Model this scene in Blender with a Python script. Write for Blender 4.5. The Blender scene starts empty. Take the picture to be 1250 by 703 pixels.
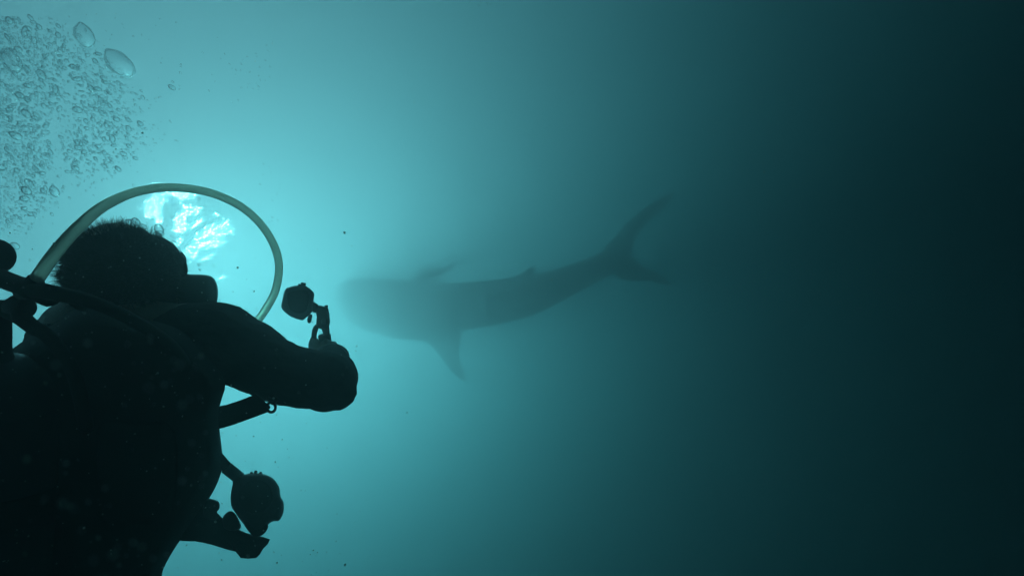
import bpy, bmesh, math, random
from mathutils import Vector, Matrix, noise
R = math.radians
rng = random.Random(7)
scene = bpy.context.scene
C = scene.collection

# ------------------------------------------------------------------ camera, sky, sun, exposure
F_PX, W_PX, CX, CY = 720.0, 1250.0, 625.0, 351.5     # focal length and centre in photo pixels
PITCH, ROLL, DEPTH = R(35), R(51), 15.5                # looking up, rolled; metres under the surface
CAM = Vector((0, 0, -DEPTH))
fw = Vector((0, math.cos(PITCH), math.sin(PITCH)))
r0 = Vector((1, 0, 0)); u0 = Vector((0, -math.sin(PITCH), math.cos(PITCH)))
rt = math.cos(ROLL) * r0 - math.sin(ROLL) * u0
up = math.sin(ROLL) * r0 + math.cos(ROLL) * u0
FRAME = Matrix(((rt.x, fw.x, up.x, CAM.x), (rt.y, fw.y, up.y, CAM.y), (rt.z, fw.z, up.z, CAM.z), (0, 0, 0, 1)))
FRAME_I = FRAME.inverted()
def P(px, py, d):      # pixel at a known distance -> metres right / away / up of the photographer
    return Vector(((px - CX) / F_PX * d, d, (CY - py) / F_PX * d))

cam_d = bpy.data.cameras.new('camera'); cam = bpy.data.objects.new('camera', cam_d); C.objects.link(cam)
cam.matrix_world = Matrix(((rt.x, up.x, -fw.x, CAM.x), (rt.y, up.y, -fw.y, CAM.y), (rt.z, up.z, -fw.z, CAM.z), (0, 0, 0, 1)))
cam_d.sensor_width = 36.0; cam_d.lens = 36.0 * F_PX / W_PX
cam_d.clip_start = 0.01; cam_d.clip_end = 2000
cam_d.dof.use_dof = True; cam_d.dof.focus_distance = 1.6; cam_d.dof.aperture_fstop = cam_d.lens / 1.3
scene.camera = cam

sun_dir = (FRAME.to_3x3() @ P(345, 414, 1.0)).normalized()
world = bpy.data.worlds.new('World'); scene.world = world; world.use_nodes = True
nt = world.node_tree
sky = nt.nodes.new('ShaderNodeTexSky'); sky.sky_type = 'NISHITA'; sky.sun_disc = False
sky.sun_elevation = math.asin(sun_dir.z); sky.sun_rotation = math.atan2(sun_dir.x, sun_dir.y)
bg = nt.nodes['Background']; bg.inputs['Strength'].default_value = 0.05
nt.links.new(sky.outputs['Color'], bg.inputs['Color'])
# sunlight that the rippled surface has spread into a wide soft beam
sl = bpy.data.lights.new('sun', 'SUN'); sl.energy = 5.0; sl.angle = R(6); sl.color = (1.0, 0.96, 0.92)
so = bpy.data.objects.new('sun', sl); C.objects.link(so)
so.rotation_euler = sun_dir.to_track_quat('Z', 'Y').to_euler(); so.location = (0, 0, 30)
vs = scene.view_settings
vs.view_transform = 'Standard'; vs.look = 'None'; vs.gamma = 1.0; vs.use_curve_mapping = False; vs.exposure = 0.68
cy = scene.cycles
cy.use_denoising = True; cy.volume_bounces = 1; cy.max_bounces = 10; cy.transmission_bounces = 8
cy.transparent_max_bounces = 16; cy.diffuse_bounces = 4; cy.glossy_bounces = 4
cy.sample_clamp_indirect = 6.0; cy.caustics_reflective = False

# ------------------------------------------------------------------ materials
def mat(name, col, rough=0.6, spec=0.4, metal=0.0, nscale=30.0, nvar=0.25, bump=0.15, bscale=None, translucent=0.0):
    m = bpy.data.materials.new(name); m.use_nodes = True
    n = m.node_tree; b = n.nodes['Principled BSDF']; L = n.links.new
    tc = n.nodes.new('ShaderNodeTexCoord'); nz = n.nodes.new('ShaderNodeTexNoise')
    nz.inputs['Scale'].default_value = nscale; nz.inputs['Detail'].default_value = 5
    L(tc.outputs['Object'], nz.inputs['Vector'])
    mx = n.nodes.new('ShaderNodeMix'); mx.data_type = 'RGBA'
    mx.inputs['A'].default_value = (*[c * (1 - nvar) for c in col], 1); mx.inputs['B'].default_value = (*[min(1, c * (1 + nvar)) for c in col], 1)
    L(nz.outputs['Fac'], mx.inputs['Factor']); L(mx.outputs['Result'], b.inputs['Base Color'])
    b.inputs['Roughness'].default_value = rough; b.inputs['Specular IOR Level'].default_value = spec; b.inputs['Metallic'].default_value = metal
    if bump:
        n2 = n.nodes.new('ShaderNodeTexNoise'); n2.inputs['Scale'].default_value = bscale or nscale * 6
        L(tc.outputs['Object'], n2.inputs['Vector'])
        bp = n.nodes.new('ShaderNodeBump'); bp.inputs['Strength'].default_value = bump; bp.inputs['Distance'].default_value = 0.004
        L(n2.outputs['Fac'], bp.inputs['Height']); L(bp.outputs['Normal'], b.inputs['Normal'])
    if translucent:
        t = n.nodes.new('ShaderNodeBsdfTranslucent'); L(mx.outputs['Result'], t.inputs['Color'])
        ms = n.nodes.new('ShaderNodeMixShader'); ms.inputs[0].default_value = translucent
        L(b.outputs[0], ms.inputs[1]); L(t.outputs[0], ms.inputs[2])
        L(ms.outputs[0], n.nodes['Material Output'].inputs['Surface'])
    return m

NEOPRENE = mat('neoprene', (0.012, 0.012, 0.014), 0.75, 0.25, nscale=18, bump=0.3, bscale=160)
SKIN = mat('skin', (0.6, 0.42, 0.33), 0.5, 0.35, nscale=40, nvar=0.15)
HAIR = mat('hair', (0.02, 0.015, 0.012), 0.55, 0.3, nscale=60, bump=0)
NYLON = mat('nylon', (0.014, 0.014, 0.016), 0.8, 0.2, nscale=25, bump=0.35, bscale=260)
WEBBING = mat('webbing', (0.02, 0.02, 0.022), 0.8, 0.2, nscale=50, bump=0.4, bscale=400)
RUBBER = mat('rubber', (0.015, 0.015, 0.015), 0.6, 0.35, nscale=40, bump=0.1)
PALE_HOSE = mat('pale_hose', (0.88, 0.85, 0.74), 0.5, 0.4, nscale=60, nvar=0.2, bump=0.2, bscale=300, translucent=0.9)
PLASTIC = mat('plastic', (0.025, 0.025, 0.028), 0.4, 0.45, nscale=50, bump=0.06)
HOUSING = mat('housing', (0.10, 0.105, 0.11), 0.35, 0.5, nscale=40, bump=0.05)
n = PALE_HOSE.node_tree; fr_ = n.nodes.new('ShaderNodeBsdfRefraction'); fr_.inputs['IOR'].default_value = 1.05; fr_.inputs['Roughness'].default_value = 0.5
fr_.inputs['Color'].default_value = (0.85, 0.82, 0.72, 1)               # frosted, light-passing hose wall
ms_ = n.nodes.new('ShaderNodeMixShader'); ms_.inputs[0].default_value = 0.45; out_ = n.nodes['Material Output']
n.links.new(out_.inputs['Surface'].links[0].from_socket, ms_.inputs[1]); n.links.new(fr_.outputs[0], ms_.inputs[2]); n.links.new(ms_.outputs[0], out_.inputs['Surface'])
DARK_METAL = mat('dark_metal', (0.05, 0.05, 0.052), 0.4, 0.4, nscale=80, nvar=0.2, bump=0.05)
CHROME = mat('chrome', (0.35, 0.35, 0.36), 0.3, 0.5, metal=1.0, nscale=80, nvar=0.15, bump=0.05)
ALU = mat('tank_paint', (0.05, 0.05, 0.055), 0.35, 0.5, nscale=12, bump=0.05)
SNOW = mat('marine_snow', (0.85, 0.84, 0.78), 0.9, 0.1, nscale=900, bump=0, translucent=0.6)
CUFF = mat('cuff', (0.35, 0.36, 0.36), 0.8, 0.2, nscale=60, bump=0.1)

def glass_mat(name, ior, rough=0.0, clear=0.0):
    m = bpy.data.materials.new(name); m.use_nodes = True; n = m.node_tree
    n.nodes.remove(n.nodes['Principled BSDF']); g = n.nodes.new('ShaderNodeBsdfGlass')
    g.inputs['IOR'].default_value = ior; g.inputs['Roughness'].default_value = rough
    tc = n.nodes.new('ShaderNodeTexCoord'); nz = n.nodes.new('ShaderNodeTexNoise'); nz.inputs['Scale'].default_value = 3.0
    bp = n.nodes.new('ShaderNodeBump'); bp.inputs['Strength'].default_value = 0.03; bp.inputs['Distance'].default_value = 0.1
    n.links.new(tc.outputs['Object'], nz.inputs['Vector']); n.links.new(nz.outputs['Fac'], bp.inputs['Height'])
    n.links.new(bp.outputs['Normal'], g.inputs['Normal'])
    t = n.nodes.new('ShaderNodeBsdfTransparent'); ms = n.nodes.new('ShaderNodeMixShader'); ms.inputs[0].default_value = clear
    n.links.new(g.outputs[0], ms.inputs[1]); n.links.new(t.outputs[0], ms.inputs[2])
    n.links.new(ms.outputs[0], n.nodes['Material Output'].inputs['Surface'])
    return m
AIR = glass_mat('air_in_water', 0.76, clear=0.42)
THIN_AIR = glass_mat('thin_air_film', 0.85, clear=0.6)
LENS = glass_mat('lens_glass', 1.12)

# ------------------------------------------------------------------ helpers
def mesh_obj(name, me, m, smooth=True):
    if m is not None: me.materials.append(m)
    if smooth:
        for p in me.polygons: p.use_smooth = True
    o = bpy.data.objects.new(name, me); C.objects.link(o); return o
class Thing:                                           # an Empty at the thing's base; parts are given in photographer metres
    def __init__(s, name, label, cat, base, group=None):
        s.base = Vector(base); s.o = bpy.data.objects.new(name, None); C.objects.link(s.o)
        s.o.empty_display_size = 0.05
        s.o.matrix_world = FRAME @ Matrix.Translation(s.base)
        s.o['label'] = label; s.o['category'] = cat
        if group: s.o['group'] = group
    def part(s, name, geo, m, parent=None, label=None, smooth=True):
        v, f = geo
        me = bpy.data.meshes.new(name)
        me.from_pydata([Vector(p) - s.base for p in v], [], f); me.update()
        bm = bmesh.new(); bm.from_mesh(me); bmesh.ops.recalc_face_normals(bm, faces=bm.faces); bm.to_mesh(me); bm.free()
        o = mesh_obj(name, me, m, smooth)
        o.parent = parent or s.o
        if label: o['label'] = label
        return o
def merge(*geos):
    V, Fc = [], []
    for v, f in geos:
        k = len(V); V += list(v); Fc += [tuple(i + k for i in q) for q in f]
    return V, Fc
def catmull(pts, n):
    pts = [Vector(p) for p in pts]; out = []
    for i in range(len(pts) - 1):
        a = pts[max(i - 1, 0)]; b = pts[i]; c = pts[i + 1]; d = pts[min(i + 2, len(pts) - 1)]
        for k in range(n):
            t = k / n
            out.append(0.5 * ((2 * b) + (c - a) * t + (2 * a - 5 * b + 4 * c - d) * t * t + (3 * b - a - 3 * c + d) * t ** 3))
    out.append(pts[-1]); return out
def tube(pts, radii, seg=14, sub=6, squash=None, cap=True, flat=None):
    """round, tapered tube through points; squash = (axis vector, factor) flattens it; rounded ends"""
    sm = catmull(pts, sub); rad = []
    for i in range(len(pts) - 1):
        for k in range(sub):
            t = k / sub; t = t * t * (3 - 2 * t); rad.append(radii[i] * (1 - t) + radii[i + 1] * t)
    rad.append(radii[-1])
    if cap:                                            # hemispherical ends
        d0 = (sm[0] - sm[1]).normalized(); d1 = (sm[-1] - sm[-2]).normalized()
        a0, a1, ra, rb = sm[0], sm[-1], rad[0], rad[-1]
        pre = [(a0 + d0 * ra * math.sin(t), ra * math.cos(t)) for t in (1.45, 1.1, 0.75, 0.4)]
        post = [(a1 + d1 * rb * math.sin(t), rb * math.cos(t)) for t in (0.4, 0.75, 1.1, 1.45)]
        sm = [p for p, _ in pre] + sm + [p for p, _ in post]; rad = [r for _, r in pre] + rad + [r for _, r in post]
    V, Fc = [], []; prev = None
    for i, p in enumerate(sm):
        t = (sm[min(i + 1, len(sm) - 1)] - sm[max(i - 1, 0)]).normalized()
        if prev is None: prev = t.orthogonal().normalized()
        n1 = (prev - t * prev.dot(t)).normalized(); prev = n1; n2 = t.cross(n1)
        for k in range(seg):
            a = 2 * math.pi * k / seg; o = (n1 * math.cos(a) + n2 * math.sin(a)) * rad[i]
            if squash: ax = squash[0]; o = o - ax * o.dot(ax) * (1 - squash[1])
            V.append(p + o)
    n = len(sm)
    for i in range(n - 1):
        for k in range(seg):
            Fc.append((i * seg + k, i * seg + (k + 1) % seg, (i + 1) * seg + (k + 1) % seg, (i + 1) * seg + k))
    Fc.append(tuple(range(seg))); Fc.append(tuple((n - 1) * seg + k for k in range(seg)))
    return V, Fc
def ball(c, r, rx=None, ry=None, rz=None, seg=20, rings=12, rot=None):
    c = Vector(c); s = Vector((rx or r, ry or r, rz or r)); V, Fc = [], []
    for i in range(rings + 1):
        th = math.pi * (i + 0.02) / (rings + 0.04)
        for k in range(seg):
            a = 2 * math.pi * k / seg
            v = Vector((math.sin(th) * math.cos(a) * s.x, math.sin(th) * math.sin(a) * s.y, math.cos(th) * s.z))
            if rot is not None: v = rot @ v
            V.append(c + v)
    for i in range(rings):
        for k in range(seg): Fc.append((i * seg + k, i * seg + (k + 1) % seg, (i + 1) * seg + (k + 1) % seg, (i + 1) * seg + k))
    Fc.append(tuple(range(seg))); Fc.append(tuple(rings * seg + k for k in range(seg)))
    return V, Fc
def smooth_poly(pp, n=4):
    pts = [Vector((x, y)) for x, y in pp]; N = len(pts); out = []
    for i in range(N):
        a, b, c, d = pts[i - 1], pts[i], pts[(i + 1) % N], pts[(i + 2) % N]
        for k in range(n):
            t = k / n
            out.append(0.5 * ((2 * b) + (c - a) * t + (2 * a - 5 * b + 4 * c - d) * t * t + (3 * b - a - 3 * c + d) * t ** 3))
    return out
def pillow(pp, d, half, n=4, rings=4, edge=0.3):
    """a solid with a rounded edge: the outline (pixels at distance d) swept towards and away from the viewer"""
    o2 = smooth_poly(pp, n) if n > 1 else [Vector(p) for p in pp]
    cx = sum(p.x for p in o2) / len(o2); cyy = sum(p.y for p in o2) / len(o2)
    lev = []
    for i in range(-rings, rings + 1):
        a = i / rings * math.pi / 2; lev.append((math.sin(a) * half, 1 - edge * (1 - math.cos(a))))
    V, Fc = [], []; N = len(o2)
    for dy, s in lev:
        for p in o2:
            V.append(P(cx + (p.x - cx) * s, cyy + (p.y - cyy) * s, d + dy))
    for i in range(len(lev) - 1):
        for k in range(N): Fc.append((i * N + k, i * N + (k + 1) % N, (i + 1) * N + (k + 1) % N, (i + 1) * N + k))
    for base in (0, (len(lev) - 1) * N):
        c = sum((V[base + k] for k in range(N)), Vector()) / N; V.append(c); ci = len(V) - 1
        for k in range(N): Fc.append((base + k, base + (k + 1) % N, ci))
    return V, Fc
def rod(a, b, r, seg=16, bev=0.15):
    """straight cylinder with a small chamfer"""
    a, b = Vector(a), Vector(b); t = (b - a).normalized(); n1 = t.orthogonal().normalized(); n2 = t.cross(n1)
    e = min(bev * r, (b - a).length * 0.3); V, Fc = [], []
    for p, rr in ((a, r - e), (a + t * e, r), (b - t * e, r), (b, r - e)):
        for k in range(seg):
            an = 2 * math.pi * k / seg; V.append(p + (n1 * math.cos(an) + n2 * math.sin(an)) * rr)
    for i in range(3):
        for k in range(seg): Fc.append((i * seg + k, i * seg + (k + 1) % seg, (i + 1) * seg + (k + 1) % seg, (i + 1) * seg + k))
    Fc.append(tuple(range(seg))); Fc.append(tuple(3 * seg + k for k in range(seg)))
    return V, Fc
def remesh(geo, voxel, smooth_it=3):
    V, Fc = geo; me = bpy.data.meshes.new('t'); me.from_pydata([Vector(v) for v in V], [], Fc); me.update()
    bm = bmesh.new(); bm.from_mesh(me); bmesh.ops.recalc_face_normals(bm, faces=bm.faces); bm.to_mesh(me); bm.free()
    o = bpy.data.objects.new('t', me); C.objects.link(o)
    r = o.modifiers.new('r', 'REMESH'); r.mode = 'VOXEL'; r.voxel_size = voxel
    s = o.modifiers.new('s', 'SMOOTH'); s.iterations = smooth_it; s.factor = 0.5
    dg = bpy.context.evaluated_depsgraph_get(); ev = bpy.data.meshes.new_from_object(o.evaluated_get(dg))
    out = ([v.co.copy() for v in ev.vertices], [tuple(p.vertices) for p in ev.polygons])
    bpy.data.objects.remove(o); bpy.data.meshes.remove(ev); bpy.data.meshes.remove(me)
    return out
def px_tube(pts, radii_px, **k):     # (px, py, distance) points, radii in pixels at that distance
    return tube([P(*p) for p in pts], [r * p[2] / F_PX for r, p in zip(radii_px, pts)], **k)

# ------------------------------------------------------------------ the sea: surface and body of water
N = 150; S = 150.0; V = []
for j in range(N + 1):
    for i in range(N + 1):
        x = (i / N - 0.5) * S; y = (j / N - 0.5) * S + 10
        z = 0.06 * math.sin(x * 0.9 + y * 0.35) + 0.05 * math.sin(y * 1.3 - x * 0.4 + 1.0) + 0.10 * noise.noise(Vector((x * 0.35, y * 0.35, 3.1)))
        V.append((x, y, z))
me = bpy.data.meshes.new('water_surface')
me.from_pydata(V, [], [(j * (N + 1) + i, j * (N + 1) + i + 1, (j + 1) * (N + 1) + i + 1, (j + 1) * (N + 1) + i) for j in range(N) for i in range(N)]); me.update()
m = bpy.data.materials.new('sea_surface'); m.use_nodes = True; n = m.node_tree; n.nodes.remove(n.nodes['Principled BSDF'])
tc = n.nodes.new('ShaderNodeTexCoord')
def bump(scale, strength, detail):
    nz = n.nodes.new('ShaderNodeTexNoise'); nz.inputs['Scale'].default_value = scale; nz.inputs['Detail'].default_value = detail
    bp = n.nodes.new('ShaderNodeBump'); bp.inputs['Strength'].default_value = strength; bp.inputs['Distance'].default_value = 0.24
    n.links.new(tc.outputs['Object'], nz.inputs['Vector']); n.links.new(nz.outputs['Fac'], bp.inputs['Height']); return bp
tr = n.nodes.new('ShaderNodeBsdfTransparent')
rs = n.nodes.new('ShaderNodeBsdfRefraction'); rs.inputs['IOR'].default_value = 1.33; rs.inputs['Roughness'].default_value = 0.06
n.links.new(bump(0.75, 1.0, 2).outputs['Normal'], rs.inputs['Normal'])
rr = n.nodes.new('ShaderNodeBsdfRefraction'); rr.inputs['IOR'].default_value = 1.33; rr.inputs['Roughness'].default_value = 0.6
m2 = n.nodes.new('ShaderNodeMixShader'); m2.inputs[0].default_value = 0.5; n.links.new(rs.outputs[0], m2.inputs[1]); n.links.new(rr.outputs[0], m2.inputs[2])
ms = n.nodes.new('ShaderNodeMixShader'); ms.inputs[0].default_value = 0.15; n.links.new(tr.outputs[0], ms.inputs[1]); n.links.new(m2.outputs[0], ms.inputs[2])
n.links.new(ms.outputs[0], n.nodes['Material Output'].inputs['Surface'])
o = mesh_obj('water_surface', me, m); o['kind'] = 'structure'; o['label'] = 'rippled sea surface high above the diver'; o['category'] = 'water'

me = bpy.data.meshes.new('haze'); bm = bmesh.new(); bmesh.ops.create_cube(bm, size=1.0)
bmesh.ops.scale(bm, vec=(160, 160, 60.5), verts=bm.verts); bmesh.ops.translate(bm, vec=(0, 10, 0.5 - 30.25), verts=bm.verts); bm.to_mesh(me); bm.free()
m = bpy.data.materials.new('sea_water'); m.use_nodes = True; n = m.node_tree; n.nodes.remove(n.nodes['Principled BSDF'])
pv = n.nodes.new('ShaderNodeVolumePrincipled')
pv.inputs['Color'].default_value = (0.64, 0.59, 0.615, 1); pv.inputs['Absorption Color'].default_value = (0, 0.47, 0.59, 1)
pv.inputs['Density'].default_value = 0.28; pv.inputs["Anisotropy"].default_value = 0.70
n.links.new(pv.outputs[0], n.nodes['Material Output'].inputs['Volume'])
o = mesh_obj('haze', me, m, False); o['kind'] = 'stuff'; o['label'] = 'teal hazy sea water filling the whole view'; o['category'] = 'water'

# ------------------------------------------------------------------ whale shark
def sp(px, py):                                        # the shark swims obliquely: its head is farther off than its tail
    t = (px - 415) / (820 - 415); return P(px, py, 20.0 - 3.0 * t)
shark = Thing('whale_shark', 'huge spotted whale shark, dim in the haze, swimming with its tail fin raised', 'whale shark', sp(590, 370))
prof = [(415, 352, 368), (417, 346, 374), (422, 342.5, 381), (434, 341, 394), (448, 340.5, 404), (478, 341, 413), (505, 343, 417), (530, 345, 413), (563, 346, 404), (605, 342.5, 396.5), (640, 337, 390), (668, 331, 375), (696, 322, 359), (720, 312, 346), (740, 303, 335), (752, 298, 329), (760, 296, 322)]
SEG = 32; V, Fc = [], []; rings = []
for i, (x, t, b) in enumerate(prof):
    a = Vector(prof[max(i - 1, 0)]); c = Vector(prof[min(i + 1, len(prof) - 1)])
    top, bot = sp(x + (6 if x > 640 else 0), t), sp(x + (-6 if x > 640 else 0) * -1, b)
    cen = (top + bot) / 2; upv = (top - bot) / 2
    nxt = sp(prof[min(i + 1, len(prof) - 1)][0], sum(prof[min(i + 1, len(prof) - 1)][1:]) / 2); prv = sp(prof[max(i - 1, 0)][0], sum(prof[max(i - 1, 0)][1:]) / 2)
    ax = (nxt - prv).normalized(); upn = upv.normalized(); side = ax.cross(upn).normalized()
    wr = upv.length * (1.25 if i < 7 else 1.25 - 0.55 * (i - 7) / (len(prof) - 8))
    for k in range(SEG):
        an = 2 * math.pi * k / SEG; cs, sn = math.cos(an), math.sin(an)
        ridge = 1 + 0.03 * max(0, math.cos(an * 7)) * (cs > -0.1)          # the long ridges along a whale shark's back
        V.append(cen + upv * (cs * ridge) + side * (sn * wr * ridge))
for i in range(len(prof) - 1):
    for k in range(SEG): Fc.append((i * SEG + k, i * SEG + (k + 1) % SEG, (i + 1) * SEG + (k + 1) % SEG, (i + 1) * SEG + k))
Fc.append(tuple(range(SEG))); Fc.append(tuple((len(prof) - 1) * SEG + k for k in range(SEG)))
sm_ = bpy.data.materials.new('shark_skin'); sm_.use_nodes = True; n = sm_.node_tree; b = n.nodes['Principled BSDF']
tc = n.nodes.new('ShaderNodeTexCoord'); vo = n.nodes.new('ShaderNodeTexVoronoi'); vo.inputs['Scale'].default_value = 5.5; vo.inputs['Randomness'].default_value = 0.55
cr = n.nodes.new('ShaderNodeValToRGB'); cr.color_ramp.elements[0].position = 0.22; cr.color_ramp.elements[0].color = (0.2, 0.21, 0.2, 1)
cr.color_ramp.elements[1].position = 0.30; cr.color_ramp.elements[1].color = (0.05, 0.06, 0.07, 1)
n.links.new(tc.outputs['Object'], vo.inputs['Vector']); n.links.new(vo.outputs['Distance'], cr.inputs[0])
nz = n.nodes.new('ShaderNodeTexNoise'); nz.inputs['Scale'].default_value = 2.5; n.links.new(tc.outputs['Object'], nz.inputs['Vector'])
mx = n.nodes.new('ShaderNodeMix'); mx.data_type = 'RGBA'; mx.blend_type = 'MULTIPLY'; mx.inputs['Factor'].default_value = 0.5
n.links.new(cr.outputs[0], mx.inputs['A']); n.links.new(nz.outputs['Fac'], mx.inputs['B']); n.links.new(mx.outputs['Result'], b.inputs['Base Color'])
b.inputs['Roughness'].default_value = 0.6
body = shark.part('body', (V, Fc), sm_)
sub = body.modifiers.new('s', 'SUBSURF'); sub.levels = 1; sub.render_levels = 1
def fin(name, pp, off, half, lean=0.0, pivot=None):
    """thin-edged fin: outline in pixels at the body's distance, leaning away by `lean` metres per metre from its root"""
    o2 = smooth_poly(pp, 4); cx = sum(p.x for p in o2) / len(o2); cyy = sum(p.y for p in o2) / len(o2); pv_ = Vector(pivot or (cx, cyy)); V, Fc = [], []; Nn = len(o2)
    def q(x, y, dy):
        v = sp(x, y); r = (Vector((x, y)) - pv_).length * v.y / F_PX
        k = (v.y + off + lean * r) / v.y
        w = v * k; w.y += dy; return w
    for s, dy in ((1, -0.004), (0.8, -half * 0.6), (0.45, -half), (0.45, half), (0.8, half * 0.6), (1, 0.004)):
        for p in o2: V.append(q(cx + (p.x - cx) * s, cyy + (p.y - cyy) * s, dy))
    for i in range(5):
        for k in range(Nn): Fc.append((i * Nn + k, i * Nn + (k + 1) % Nn, (i + 1) * Nn + (k + 1) % Nn, (i + 1) * Nn + k))
    for k in range(Nn): Fc.append((5 * Nn + k, 5 * Nn + (k + 1) % Nn, (k + 1) % Nn, k))
    Fc.append(tuple(2 * Nn + k for k in range(Nn))); Fc.append(tuple(3 * Nn + k for k in range(Nn)))
    return (V, Fc) if name is None else shark.part(name, (V, Fc), sm_)
shark.part('tail_fin', merge(
    fin(None, [(738, 303), (750, 290), (762, 276), (776, 263), (791, 251), (808, 241.5), (823, 235), (815, 249), (801, 263), (787, 276), (777, 290), (772, 305), (766, 320), (752, 327), (742, 318)], 0.0, 0.07),
    fin(None, [(744, 322), (758, 312), (772, 314), (782, 324), (794, 330), (808, 337), (819, 348), (804, 346), (788, 342), (772, 343.5), (758, 340), (748, 332)], 0.0, 0.06)), sm_)
fin('dorsal_fin', [(622, 344), (630, 337), (641, 330), (652, 325), (655, 328), (651, 334), (656, 340), (645, 346)], 0.0, 0.06)
fin('pectoral_fin', [(505, 408), (522, 418), (538, 436), (552, 454), (568, 466), (566, 452), (560, 432), (562, 412), (562, 396), (530, 396)], -0.35, 0.07, lean=-0.25, pivot=(530, 405))
fin('pectoral_fin', [(498, 348), (508, 335), (516, 327), (528, 326.5), (540, 327.5), (554, 324.5), (548, 330), (538, 335), (534, 348), (515, 356)], 0.3, 0.06, lean=0.3, pivot=(515, 352))
for k in range(5):                                      # gill slits on the flank facing the viewer
    x = 489 + k * 6
    pts = [sp(x, 362 + k * 1.0), sp(x - 2, 374), sp(x - 1, 386 - k)]
    pts = [Vector((p.x, p.y - 0.735, p.z)) * 1 for p in pts]
    shark.part('gill_slit', tube(pts, [0.012, 0.02, 0.012], seg=8, sub=4), NEOPRENE)
e = sp(430, 372); shark.part('eye', ball((e.x, e.y - 0.42, e.z), 0.045), NEOPRENE)
mo = [sp(416, 364), sp(420, 372), sp(428, 380)]; mo = [Vector((p.x - 0.02, p.y - 0.25 - 0.1 * i, p.z)) for i, p in enumerate(mo)]
shark.part('mouth', tube(mo, [0.03, 0.035, 0.015], seg=8, sub=5), NEOPRENE)

# ------------------------------------------------------------------ the diver
person = Thing('person', 'diver in a black wetsuit with bushy dark hair, seen from behind, one arm raised', 'person', P(100, 760, 1.25))
g = []
g.append(px_tube([(135, 455, 1.18), (128, 530, 1.19), (118, 620, 1.2), (108, 700, 1.22), (100, 790, 1.25)], [104, 98, 84, 84, 92], squash=(Vector((0, 1, 0)), 0.66), seg=28))
g.append(px_tube([(20, 500, 1.2), (80, 474, 1.18), (150, 424, 1.18), (225, 424, 1.18)], [46, 50, 55, 52], seg=20))
g.append(px_tube([(150, 430, 1.18), (152, 395, 1.19), (154, 370, 1.2)], [44, 36, 36], seg=18))
head = P(152, 340, 1.2)
hrot = Matrix.Rotation(R(-18), 3, 'Z') @ Matrix.Rotation(R(25), 3, 'X')
g.append(ball(head, 0.1, 0.077, 0.098, 0.115, rot=hrot))
def hp(x, y, z): return head + hrot @ Vector((x, y, z))
g.append(ball(hp(0, 0.03, -0.065), 0.06, 0.055, 0.066, 0.055, rot=hrot))             # jaw
g.append(tube([hp(0, 0.09, 0.015), hp(0, 0.112, -0.02), hp(0, 0.1, -0.034)], [0.009, 0.015, 0.012], seg=10))   # nose
for s in (-1, 1):
    g.append(ball(hp(s * 0.078, -0.005, -0.01), 0.03, 0.01, 0.02, 0.032, rot=hrot))  # ears
    g.append(tube([hp(s * 0.02, 0.096, 0.028), hp(s * 0.045, 0.085, 0.026)], [0.01, 0.008], seg=8))  # brow
g.append(tube([hp(-0.022, 0.09, -0.062), hp(0, 0.098, -0.06), hp(0.022, 0.09, -0.062)], [0.007, 0.009, 0.007], seg=8))  # lips
# raised arm: shoulder, elbow, forearm reaching away to the camera, then the gripping hand
g.append(px_tube([(215, 425, 1.18), (262, 419, 1.16), (298, 431, 1.15), (335, 451, 1.13), (362, 460, 1.12), (398, 464, 1.11)], [54, 50, 43, 38, 36.5, 34], seg=24))
g.append(px_tube([(398, 466, 1.11), (405, 462, 1.16), (405, 448, 1.25), (404, 438, 1.31)], [36, 31, 23, 18.5], seg=22))
g.append(ball(P(411.5, 476, 1.11), 24 * 1.11 / F_PX)); g.append(ball(P(412, 460, 1.12), 22 * 1.12 / F_PX))   # point of the elbow
WR = P(404, 438, 1.31); PALM = P(405, 430, 1.36)
g.append(tube([WR, P(405, 436, 1.345), PALM + Vector((0, 0, -0.006)), P(404, 432, 1.385)], [0.029, 0.032, 0.036, 0.033], seg=18, squash=(Vector((0.2, 0.3, 0.9)).normalized(), 0.62)))
fing = []
for kx, ky in ((388.5, 419), (398, 417), (407.5, 420.5), (416.5, 427.5)):   # four fingers rising from the knuckles and curling over the grip
    fing.append(tube([P(kx * 0.6 + 404 * 0.4, ky + 15, 1.35), P(kx, ky + 6, 1.372), P(kx, ky, 1.395), P(kx, ky + 3, 1.42), P(kx, ky + 12, 1.418)], [0.011, 0.0094, 0.0086, 0.0082, 0.0075], seg=12, sub=5))
tb = P(386, 430, 1.355)
fing.append(tube([P(398, 434, 1.345), P(386, 430, 1.36), P(381, 422, 1.385), P(383, 413.5, 1.40)], [0.014, 0.0115, 0.0095, 0.0085], seg=12, sub=5))   # thumb up along the grip
g += fing
# far arm, hanging forward of the vest; hips and legs trailing below
g.append(px_tube([(35, 484, 1.2), (-20, 520, 1.22), (-60, 560, 1.28)], [50, 40, 34], seg=20))
g.append(px_tube([(-60, 560, 1.28), (-45, 590, 1.38), (-30, 610, 1.5)], [34, 26, 18], seg=18))
lp = P(-28, 612, 1.52)
g.append(tube([lp, lp + Vector((0.01, 0.04, -0.005)), lp + Vector((0.015, 0.085, -0.012))], [0.028, 0.036, 0.032], seg=14, squash=(Vector((0, 0, 1)), 0.5)))
for k, fx in enumerate((-0.024, -0.008, 0.009, 0.025)):
    b0 = lp + Vector((0.015 + fx, 0.09, -0.012)); g.append(tube([b0, b0 + Vector((0, 0.035, -0.01)), b0 + Vector((0, 0.05, -0.032))], [0.0095, 0.009, 0.0075], seg=10, sub=4))
b0 = lp + Vector((0.04, 0.03, -0.005)); g.append(tube([b0, b0 + Vector((0.025, 0.02, 0)), b0 + Vector((0.03, 0.05, -0.008))], [0.013, 0.011, 0.008], seg=10, sub=4))
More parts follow.
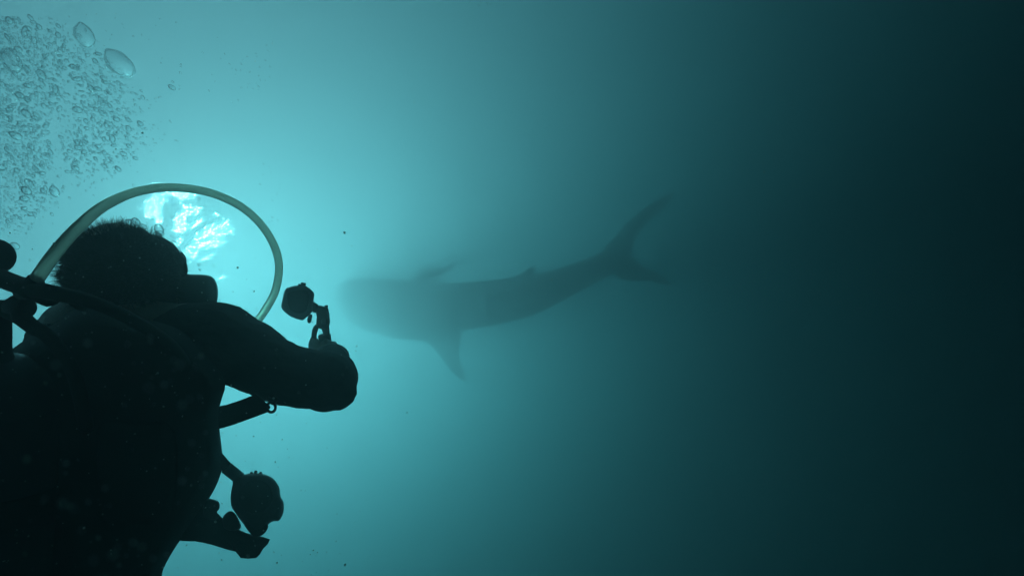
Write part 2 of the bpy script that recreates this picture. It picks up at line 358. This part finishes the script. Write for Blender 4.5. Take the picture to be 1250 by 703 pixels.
for s in (-1, 1):
    hip = P(100, 790, 1.25) + Vector((s * 0.09, 0, 0)); kn = hip + Vector((s * 0.05, 0.16, -0.42)); an = kn + Vector((s * 0.02, -0.02, -0.43))
    g.append(tube([hip, (hip + kn) / 2 + Vector((0, -0.015, 0)), kn, (kn * 0.65 + an * 0.35) + Vector((0, -0.015, 0)), an], [0.095, 0.08, 0.058, 0.06, 0.04], seg=20))
    g.append(tube([an, an + Vector((s * 0.01, 0.03, -0.06)), an + Vector((s * 0.03, 0.06, -0.2))], [0.042, 0.045, 0.036], seg=14, squash=(Vector((0, 0.95, 0.3)).normalized(), 0.6)))
bg_ = remesh(merge(*g), 0.004, 3)
body = person.part('body', bg_, NEOPRENE); me = body.data; me.materials.append(SKIN)
me.update(); nrm = [v.normal.copy() for v in me.vertices]; cos_ = [v.co.copy() for v in me.vertices]
for i, c0 in enumerate(cos_):                                    # creases and slack in the neoprene
    c = c0 + person.base
    if (c - head).length > 0.17 and (c - PALM).length > 0.09 and (c - lp).length > 0.12:
        cos_[i] = c0 + nrm[i] * (0.0022 * noise.noise(c * 16) + 0.0012 * (1 - abs(noise.noise(Vector((c.x * 30, c.y * 30, c.z * 55)))) * 3))
me.vertices.foreach_set('co', [x for c in cos_ for x in c]); me.update()
skin_y = WR.y + 0.012
for p in me.polygons:                                    # bare hands, face and ears; the suit ends at neck and cuffs
    c = p.center + person.base
    if (c - PALM).length < 0.13 and c.y > skin_y: p.material_index = 1
    elif (c - lp).length < 0.16 and c.y > lp.y - 0.005: p.material_index = 1
    elif (c - head).length < 0.16 and c.z > P(0, 392, 1.2).z: p.material_index = 1
person.part('cuff', merge(tube([WR + Vector((0, -0.004, -0.001)), WR + Vector((0, 0.012, 0.001))], [0.038, 0.037], seg=24, sub=2, squash=(Vector((0, 0, 1)), 0.86))), CUFF, label='pale sleeve cuff at the wrist of the raised arm')
# bushy hair: a matted cap and thousands of short curled strands
cap = ball(head + Vector((0.005, -0.008, 0.008)), 0.1, 0.100, 0.108, 0.098, rings=20, seg=32)
hv = []
for v in cap[0]:
    d = v - head; v = v + d.normalized() * 0.012 * noise.noise(v * 35); hv.append(v)
hf = [f for f in cap[1] if len(f) == 4 and sum(((hv[i] - head).dot(hrot @ Vector((0, 1, 0)))) for i in f) / 4 < 0.05]
hair = person.part('hair', (hv, hf), HAIR)
sv, sf = [], []
for i in range(5200):
    while True:
        d = Vector((rng.gauss(0, 1), rng.gauss(0, 1), rng.gauss(0, 1))).normalized()
        if d.dot(hrot @ Vector((0, 1, 0))) < 0.45 and d.z > -0.75: break
    p = head + Vector((0.005, -0.008, 0.008)) + Vector((d.x * 0.098, d.y * 0.106, d.z * 0.096))
    L_ = rng.uniform(0.012, 0.030); t = d.orthogonal().normalized(); t.rotate(Matrix.Rotation(rng.uniform(0, 6.28), 3, d)); t2 = d.cross(t)
    w = 0.0007; k = len(sv); cur = p
    for q in range(4):
        ww = w * (1 - q / 3.4); sv += [cur - t2 * ww, cur + t2 * ww]
        cur = cur + (d * 0.8 + t * (0.9 * math.sin(q * 1.7 + i))).normalized() * L_ / 3
    for q in range(3): sf.append((k + 2 * q, k + 2 * q + 1, k + 2 * q + 3, k + 2 * q + 2))
o = person.part('strands', (sv, sf), HAIR, parent=hair); o['kind'] = 'stuff'
# mask on the face (turned away), with its strap round the back of the head
mk = person.part('mask', merge(tube([hp(0.085 * math.cos(a), 0.095 + 0.02 * abs(math.cos(a)) * -1.4, 0.005 + 0.045 * math.sin(a)) for a in [2 * math.pi * i / 16 for i in range(17)]], [0.010] * 17, seg=10, sub=3)), RUBBER)
person.part('lens', ball(hp(0, 0.098, 0.005), 0.05, 0.068, 0.006, 0.036, rot=hrot), LENS, parent=mk)

# ------------------------------------------------------------------ vest, tank and regulators (all strapped together)
scuba = Thing('scuba_set', 'black buoyancy vest with tank, first stage and regulator hoses worn on the diver\'s back', 'dive gear', P(60, 700, 1.0))
right_edge = [(222, 404), (248, 430), (268, 452), (275, 470), (271, 486), (267, 502), (268, 523), (271, 550), (272, 568), (266, 588), (256, 607), (238, 634), (220, 659), (209, 676), (199, 695), (188, 725), (176, 770)]
vest_out = [(-60, 460), (-20, 440), (8, 430), (30, 415), (50, 404), (66, 395), (80, 384), (98, 374), (118, 372), (150, 384), (190, 392)] + right_edge + [(90, 800), (-20, 790), (-75, 700), (-80, 560)]
vest = scuba.part('vest', pillow(vest_out, 1.09, 0.15, n=3, rings=6, edge=0.16), NYLON)
for y0, y1, x0, x1 in ((520, 640, 120, 215), (500, 610, -40, 20)):
    scuba.part('pocket', pillow([(x0, y0), ((x0 + x1) / 2, y0 - 6), (x1, y0 + 4), (x1 - 4, y1 - 10), ((x0 + x1) / 2, y1), (x0 + 4, y1 - 6)], 0.95, 0.02, edge=0.25), NYLON, parent=vest)
# webbing edge that leaves the two slits of light by the vest's side
scuba.part('side_strap', px_tube([(262, 474, 1.06), (259, 500, 1.05), (260, 530, 1.05), (266, 556, 1.06)], [7, 5, 6, 6], squash=(Vector((0, 1, 0)), 0.4)), WEBBING)
T0, T1 = P(2, 452, 0.93), P(6, 980, 0.98)
ax = (T1 - T0).normalized()
tank = scuba.part('tank', tube([T0 + ax * 0.06, T0 + ax * 0.09, T0 + ax * 0.3, T0 + ax * 0.60], [0.088, 0.09, 0.09, 0.088], seg=40, sub=4), ALU)
for s in (0.18, 0.36): scuba.part('tank_band', rod(T0 + ax * s, T0 + ax * (s + 0.05), 0.0935, seg=40, bev=0.02), WEBBING)
valve = scuba.part('valve', merge(px_tube([(2, 452, 0.93), (1, 425, 0.9), (1, 395, 0.89), (0, 378, 0.89)], [16, 11, 11, 10]), rod(P(-24, 378, 0.89), P(10, 378, 0.89), 0.015)), DARK_METAL)
scuba.part('knob', merge(ball(P(-7, 313, 0.89), 0.02, 0.027, 0.025, 0.027), px_tube([(-14, 330, 0.89), (-14, 372, 0.89)], [10, 10])), RUBBER, parent=valve)
fs = scuba.part('first_stage', merge(rod(P(13, 375, 0.885), P(34, 376, 0.875), 0.015), rod(P(22, 362, 0.88), P(27, 390, 0.875), 0.0125), rod(P(26, 356, 0.875), P(46, 352, 0.86), 0.013), rod(P(48, 363, 0.873), P(61, 368, 0.87), 0.009)), DARK_METAL)
# hose crossing to the shoulder, its fittings, and the short inflator and gauge hoses
scuba.part('hose', px_tube([(-30, 322, 0.9), (0, 339, 0.88), (30, 350, 0.865), (62, 357, 0.86), (110, 368, 0.9), (160, 390, 0.925), (210, 424, 0.93), (238, 470, 0.96), (256, 540, 1.0), (270, 562, 1.03), (285, 577, 1.045)], [11, 11, 11, 9.5, 8, 7.5, 7.5, 7, 6.5, 6, 6], sub=8), RUBBER)
scuba.part('hose', px_tube([(8, 377, 0.885), (26, 388, 0.88), (40, 399, 0.875), (60, 412, 0.87), (90, 455, 0.88), (105, 520, 0.9)], [10.5, 9.5, 9, 8, 8, 8], sub=8), RUBBER)
scuba.part('hose', px_tube([(30, 355, 0.87), (46, 360, 0.865), (62, 366, 0.87), (74, 358, 0.88), (100, 372, 0.9)], [9, 8, 8, 6, 8], sub=6), RUBBER)
# the pale looping hose over the head and back to the mouthpiece
loop = [(34, 356, 0.86), (48, 336, 0.86), (68, 308, 0.87), (96, 277, 0.90), (128, 251, 0.94), (168, 234, 1.0), (212, 229, 1.07), (258, 236, 1.14), (298, 255, 1.19), (326, 284, 1.22), (340, 318, 1.245), (337, 352, 1.26), (324, 378, 1.27), (308, 398, 1.275), (286, 412, 1.29), (262, 408, 1.32), (248, 388, 1.33), (243, 372, 1.32)]
scuba.part('breathing_hose', px_tube(loop, [8, 8, 7.6, 7, 6.2, 5.4, 5.0, 4.9, 4.8, 4.7, 4.7, 4.7, 4.7, 4.7, 4.7, 4.7, 4.7, 4.7], sub=10, seg=16), PALE_HOSE, label='pale rubber hose looping high over the diver\'s head')
for a, b in (((31, 360, 0.862), (45, 340, 0.86)), ((312, 393, 1.275), (305, 401, 1.277))): scuba.part('hose_sleeve', rod(P(*a), P(*b), 0.0115 if a[0] < 100 else 0.0098), RUBBER)
reg = scuba.part('second_stage', pillow([(219, 336), (234, 335), (250, 335.5), (259, 338), (264, 345), (266, 354), (265.5, 366), (262, 376), (248, 382), (228, 380), (217, 364)], 1.27, 0.028, edge=0.22), PLASTIC)
scuba.part('purge_cover', ball(P(243, 357, 1.305), 0.02, 0.026, 0.008, 0.026), RUBBER, parent=reg)
scuba.part('mouthpiece', tube([P(236, 362, 1.27), P(210, 372, 1.29), P(190, 376, 1.30)], [0.016, 0.013, 0.012], seg=12), RUBBER, parent=reg)
# strap and clip under the raised arm
scuba.part('shoulder_strap', pillow([(252, 512), (262, 498), (276, 494), (294, 488), (309.5, 482), (313, 481.5), (320, 490), (328, 500.5), (324, 504), (305, 511), (286, 518), (268, 523), (256, 524)], 1.06, 0.006, n=2, edge=0.06), WEBBING)
ring = [P(331 + 5.2 * math.cos(a), 497 + 6.0 * math.sin(a), 1.06) for a in [2 * math.pi * i / 14 for i in range(15)]]
clip = scuba.part('clip', merge(tube(ring, [0.0026] * 15, seg=8, sub=2), px_tube([(311, 481, 1.06), (320, 489, 1.06), (328, 497, 1.06)], [2, 1.5, 2], seg=8), px_tube([(333, 492, 1.06), (337, 487, 1.07), (330, 483, 1.08)], [2.4, 2.4, 2.4], seg=8)), PLASTIC)
# spare regulator hanging from its hose
zz = lambda L: [(190 + x / 3.15, 480 + y / 3.15) for x, y in L]
octo = scuba.part('spare_regulator', pillow(zz([(300, 322), (345, 309), (380, 306), (412, 308), (450, 325), (475, 360), (480, 395), (492, 418), (491, 458), (475, 488), (452, 491), (432, 505), (425, 530), (398, 547), (375, 545), (345, 510), (310, 465), (290, 430), (289, 385), (296, 350)]), 1.05, 0.030, n=3, edge=0.35, rings=6), PLASTIC)
scuba.part('purge_cover', ball(P(312, 606, 1.02), 0.02, 0.03, 0.012, 0.03), RUBBER, parent=octo)
scuba.part('exhaust_tee', pillow(zz([(335, 490), (380, 470), (430, 500), (425, 530), (398, 550), (372, 547)]), 1.045, 0.022, n=3, edge=0.3), RUBBER, parent=octo)
scuba.part('swivel', rod(P(276, 570, 1.035), P(293, 584, 1.048), 0.0105), CHROME, parent=octo)
for q in ((307, 577.5), (312, 576), (318, 577.5)): scuba.part('bolt', ball(P(*q, 1.045), 0.0032, seg=10, rings=6), CHROME, parent=octo)
# waist belt end with its buckles
belt = scuba.part('waist_belt', pillow(zz([(60, 545), (110, 455), (190, 440), (240, 462), (262, 484), (318, 522), (375, 544), (440, 560), (412, 598), (387, 632), (327, 632), (336, 616), (275, 600), (215, 581), (150, 568), (95, 566)]), 1.04, 0.009, n=2, edge=0.06), WEBBING)
scuba.part('buckle', pillow(zz([(190, 410), (222, 406), (243, 416), (246, 440), (236, 456), (245, 480), (215, 490), (180, 470)]), 1.04, 0.014, n=3, edge=0.25), PLASTIC)
scuba.part('buckle', pillow(zz([(255, 485), (268, 462), (288, 451), (306, 462), (322, 490), (327, 516), (300, 530), (262, 520)]), 1.04, 0.014, n=3, edge=0.25), PLASTIC)

# swim fins on the feet
for s in (-1, 1):
    an = P(100, 790, 1.25) + Vector((s * 0.16, 0.14, -0.85))
    t = Thing('swim_fin', 'long black swim fin on the diver\'s foot', 'swim fin', an, 'swim fins on the diver\'s feet')
    t.part('foot_pocket', tube([an + Vector((s * 0.008, 0.02, -0.05)), an + Vector((s * 0.03, 0.06, -0.22))], [0.055, 0.05], seg=18, squash=(Vector((0, 0.95, 0.3)).normalized(), 0.65)), RUBBER)
    bl = tube([an + Vector((s * 0.03, 0.06, -0.2)), an + Vector((s * 0.05, 0.10, -0.40)), an + Vector((s * 0.07, 0.11, -0.62))], [0.06, 0.09, 0.1], seg=18, squash=(Vector((0, 0.97, 0.2)).normalized(), 0.08), cap=False)
    t.part('blade', bl, RUBBER)
    for e in (-1, 1): t.part('rail', tube([an + Vector((s * 0.03 + e * 0.055, 0.06, -0.2)), an + Vector((s * 0.05 + e * 0.088, 0.10, -0.40)), an + Vector((s * 0.07 + e * 0.098, 0.11, -0.62))], [0.008, 0.007, 0.004], seg=8), RUBBER)

# ------------------------------------------------------------------ camera in the raised hand
z4 = lambda L: [(230 + x / 3.514, 330 + y / 3.515) for x, y in L]
dc = 1.40
rig = Thing('action_camera', 'small action camera in a dive housing held up on a grip', 'camera', P(395, 425, dc))
hs = rig.part('housing', pillow(z4([(398, 158), (402, 128), (414, 84), (432, 72), (470, 64), (506, 68), (530, 86), (540, 104), (534, 150), (531, 178), (500, 207), (484, 214), (440, 199), (412, 178)]), dc, 0.021, n=2, edge=0.14), HOUSING)
rig.part('lens_port', rod(P(363, 367, dc + 0.018), P(363, 367, dc + 0.045), 0.024, seg=24), PLASTIC, parent=hs)
rig.part('lens', ball(P(363, 367, dc + 0.045), 0.018, 0.019, 0.006, 0.019), LENS, parent=hs)
rig.part('shutter_button', merge(rod(P(369.5, 351, dc), P(370.5, 345, dc), 0.006), rod(P(365.5, 350, dc), P(366, 346.5, dc), 0.004)), CHROME, parent=hs)
rig.part('latch', pillow(z4([(510, 208), (516, 192), (528, 188), (532, 200), (524, 226), (512, 224)]), dc, 0.006, n=2), PLASTIC, parent=hs)
rig.part('back_door', pillow([(350, 360), (356, 355), (372, 354), (377, 360), (375, 378), (366, 383), (354, 378)], dc - 0.022, 0.004, n=2, edge=0.1), PLASTIC, parent=hs)
arm_ = rig.part('mount_arm', merge(pillow(z4([(528, 132), (546, 140), (560, 152), (556, 178), (540, 182), (528, 170)]), dc, 0.012, n=2), pillow(z4([(545, 160), (562, 150), (582, 156), (600, 165), (606, 205), (604, 240), (570, 252), (548, 238), (550, 200)]), dc, 0.014, n=2)), PLASTIC)
rig.part('thumbscrew', merge(rod(P(398.2, 372.5, dc), P(398.6, 392, dc), 0.0042, seg=10), rod(P(396, 392, dc - 0.015), P(396, 392, dc + 0.016), 0.008, seg=10)), CHROME, parent=arm_)
rig.part('bracket', merge(pillow(z4([(545, 232), (560, 240), (552, 268), (548, 300), (546, 330), (528, 330), (527, 300), (530, 256)]), dc, 0.008, n=2), pillow(z4([(568, 236), (603, 226), (603, 312), (578, 318), (577, 270)]), dc, 0.008, n=2)), PLASTIC)
rig.part('grip', rod(P(396, 408, dc), P(400, 446, dc + 0.01), 0.0145), RUBBER)

# ------------------------------------------------------------------ bubbles
def ico(sub, amp=0.06):
    bm = bmesh.new(); bmesh.ops.create_icosphere(bm, subdivisions=sub, radius=1.0); me = bpy.data.meshes.new('bubble')
    for v in bm.verts: v.co *= 1 + amp * noise.noise(v.co * 1.3)
    bm.to_mesh(me); bm.free()
    for p in me.polygons: p.use_smooth = True
    return me
BUB = ico(3); BUB.materials.append(AIR)
DOME = ico(3, 0.18); DOME.materials.append(THIN_AIR)
def streak_rot(jit=0.45):                                # flattened across the direction in which they rise
    return FRAME.to_3x3() @ Matrix.Rotation(R(38) + rng.gauss(0, jit), 3, 'Y') @ Matrix.Rotation(rng.gauss(0, 0.5), 3, 'X')
def bubble(px, py, d, r_px, flat, label, group, mesh=BUB):
    o = bpy.data.objects.new('air_bubble', mesh); C.objects.link(o); r = r_px * d / F_PX
    o.matrix_world = Matrix.Translation(FRAME @ P(px, py, d)) @ streak_rot().to_4x4() @ Matrix.Diagonal((r * 1.25, r * 0.85, r * flat, 1))
    o['label'] = label; o['category'] = 'bubble'; o['group'] = group
    return o
def cloud_pt():
    while True:                                           # outline of the plume, densest along its core
        x, y = rng.uniform(-30, 205), rng.uniform(20, 310)
        edge = 200 + 10 * math.sin(y * 0.05) - (0.0 if y < 170 else (y - 170) * 0.9) - max(0, 100 - y) * 1.5
        f = (edge - x) / 70.0
        if y > 230: f -= (y - 230) / 60
        if f <= 0 or rng.random() > min(1, f) ** 1.3: 
            if rng.random() > 0.02: continue
            x += rng.uniform(0, 40)
        if noise.noise(Vector((x * 0.02, y * 0.02, 5))) + 0.75 < rng.random() * 0.9: continue
        return x, y, rng.uniform(1.0, 1.55)
CG = 'bubbles in the rising plume'
allb = []
for i in range(4600):
    x, y, d = cloud_pt(); allb.append((min(6.0, 0.4 + rng.lognormvariate(-0.6, 0.75)), x, y, d))
allb.sort(reverse=True)
for r_px, x, y, d in allb[:285]:
    bubble(x, y, d, r_px, rng.uniform(0.5, 0.9), 'small flattened air bubble in the dense plume rising from the diver', CG)
SMALL = ico(2); sv0 = [v.co.copy() for v in SMALL.vertices]; sf0 = [tuple(p.vertices) for p in SMALL.polygons]
base = P(90, 170, 1.25); V, Fc = [], []
for r_px, x, y, d in allb[285:]:
    r = r_px * d / F_PX; Mx = streak_rot() @ Matrix.Diagonal((r * rng.uniform(1, 1.6), r * 0.85, r * rng.uniform(0.45, 0.9))); c = FRAME @ P(x, y, d); k = len(V)
    V += [c + Mx @ v for v in sv0]; Fc += [tuple(i + k for i in f) for f in sf0]
me = bpy.data.meshes.new('fine_bubbles'); bo = FRAME @ base; me.from_pydata([v - bo for v in V], [], Fc); me.update()
o = mesh_obj('fine_bubbles', me, AIR); o.location = bo; o['kind'] = 'stuff'; o['label'] = 'mass of fine silvery bubbles filling the plume'; o['category'] = 'bubbles'
# single bubbles that stand out
bubble(103, 44, 1.15, 13, 0.8, 'large dome-shaped bubble with a bright edge, above the plume', 'large bubbles', DOME)
bubble(146, 78, 1.2, 17, 0.75, 'biggest pale dome-shaped bubble, at the top of the plume', 'large bubbles', DOME)
bubble(14, 75, 1.2, 14, 0.7, 'broad dim bubble in the upper plume', 'large bubbles', DOME)
hl = 'round bubble clinging around the diver\'s hair'
for x, y, r_ in ((160, 274, 7), (166, 271, 5), (194, 280, 6), (195, 285, 4.5), (212, 297, 3.2), (218, 306, 3.2), (243, 323, 1.8), (244, 329, 1.6), (186, 266, 2.2), (175, 277, 4)):
    bubble(x, y, 1.2, r_, 0.85, hl, 'bubbles around the hair')
sl_ = 'tiny sparkling bubble drifting in open water away from the plume'
for i in range(75):
    if i < 40: x, y = rng.gauss(300, 24), rng.gauss(88, 22)
    elif i < 62: x, y = rng.gauss(332, 12), rng.uniform(200, 345)
    else: x, y = rng.uniform(560, 620), rng.uniform(-2, 8)
    bubble(x, y, rng.uniform(1.2, 1.9), rng.uniform(0.5, 1.3), 0.6, sl_, 'sparkling bubbles in open water')
# ------------------------------------------------------------------ drifting specks
bm = bmesh.new(); bmesh.ops.create_icosphere(bm, subdivisions=1, radius=1.0); me = bpy.data.meshes.new('t'); bm.to_mesh(me); bm.free()
pv0 = [v.co.copy() for v in me.vertices]; pf0 = [tuple(p.vertices) for p in me.polygons]
V, Fc = [], []
for i in range(1100):
    d = rng.uniform(0.12, 0.9) if i < 420 else rng.uniform(0.9, 3.5)
    r_px = rng.uniform(0.3, 0.75) if i % 12 else rng.uniform(0.8, 1.3)
    px, py = rng.uniform(-120, 1370), rng.uniform(-90, 790)
    if i < 260: px, py = rng.uniform(0, 440), rng.uniform(280, 703); r_px *= 1.3
    r = r_px * d / F_PX * (1.0 if i < 420 else 0.6); c = P(px, py, d); k = len(V)
    V += [c + Vector((v.x * r * rng.uniform(0.7, 1.3), v.y * r, v.z * r * rng.uniform(0.7, 1.3))) for v in pv0]; Fc += [tuple(q + k for q in f) for f in pf0]
for i in range(60):                                       # a few close to the lens, out of focus
    d = rng.uniform(0.06, 0.16); c = P(rng.uniform(20, 255), rng.uniform(400, 690), d); r = rng.uniform(0.00012, 0.00034); k = len(V)
    V += [c + v * r for v in pv0]; Fc += [tuple(q + k for q in f) for f in pf0]
me = bpy.data.meshes.new('suspended_specks'); me.from_pydata(V, [], Fc); me.update()
o = mesh_obj('suspended_specks', me, SNOW); o.matrix_world = FRAME; o['kind'] = 'stuff'; o['label'] = 'pale specks drifting through the water'; o['category'] = 'specks'
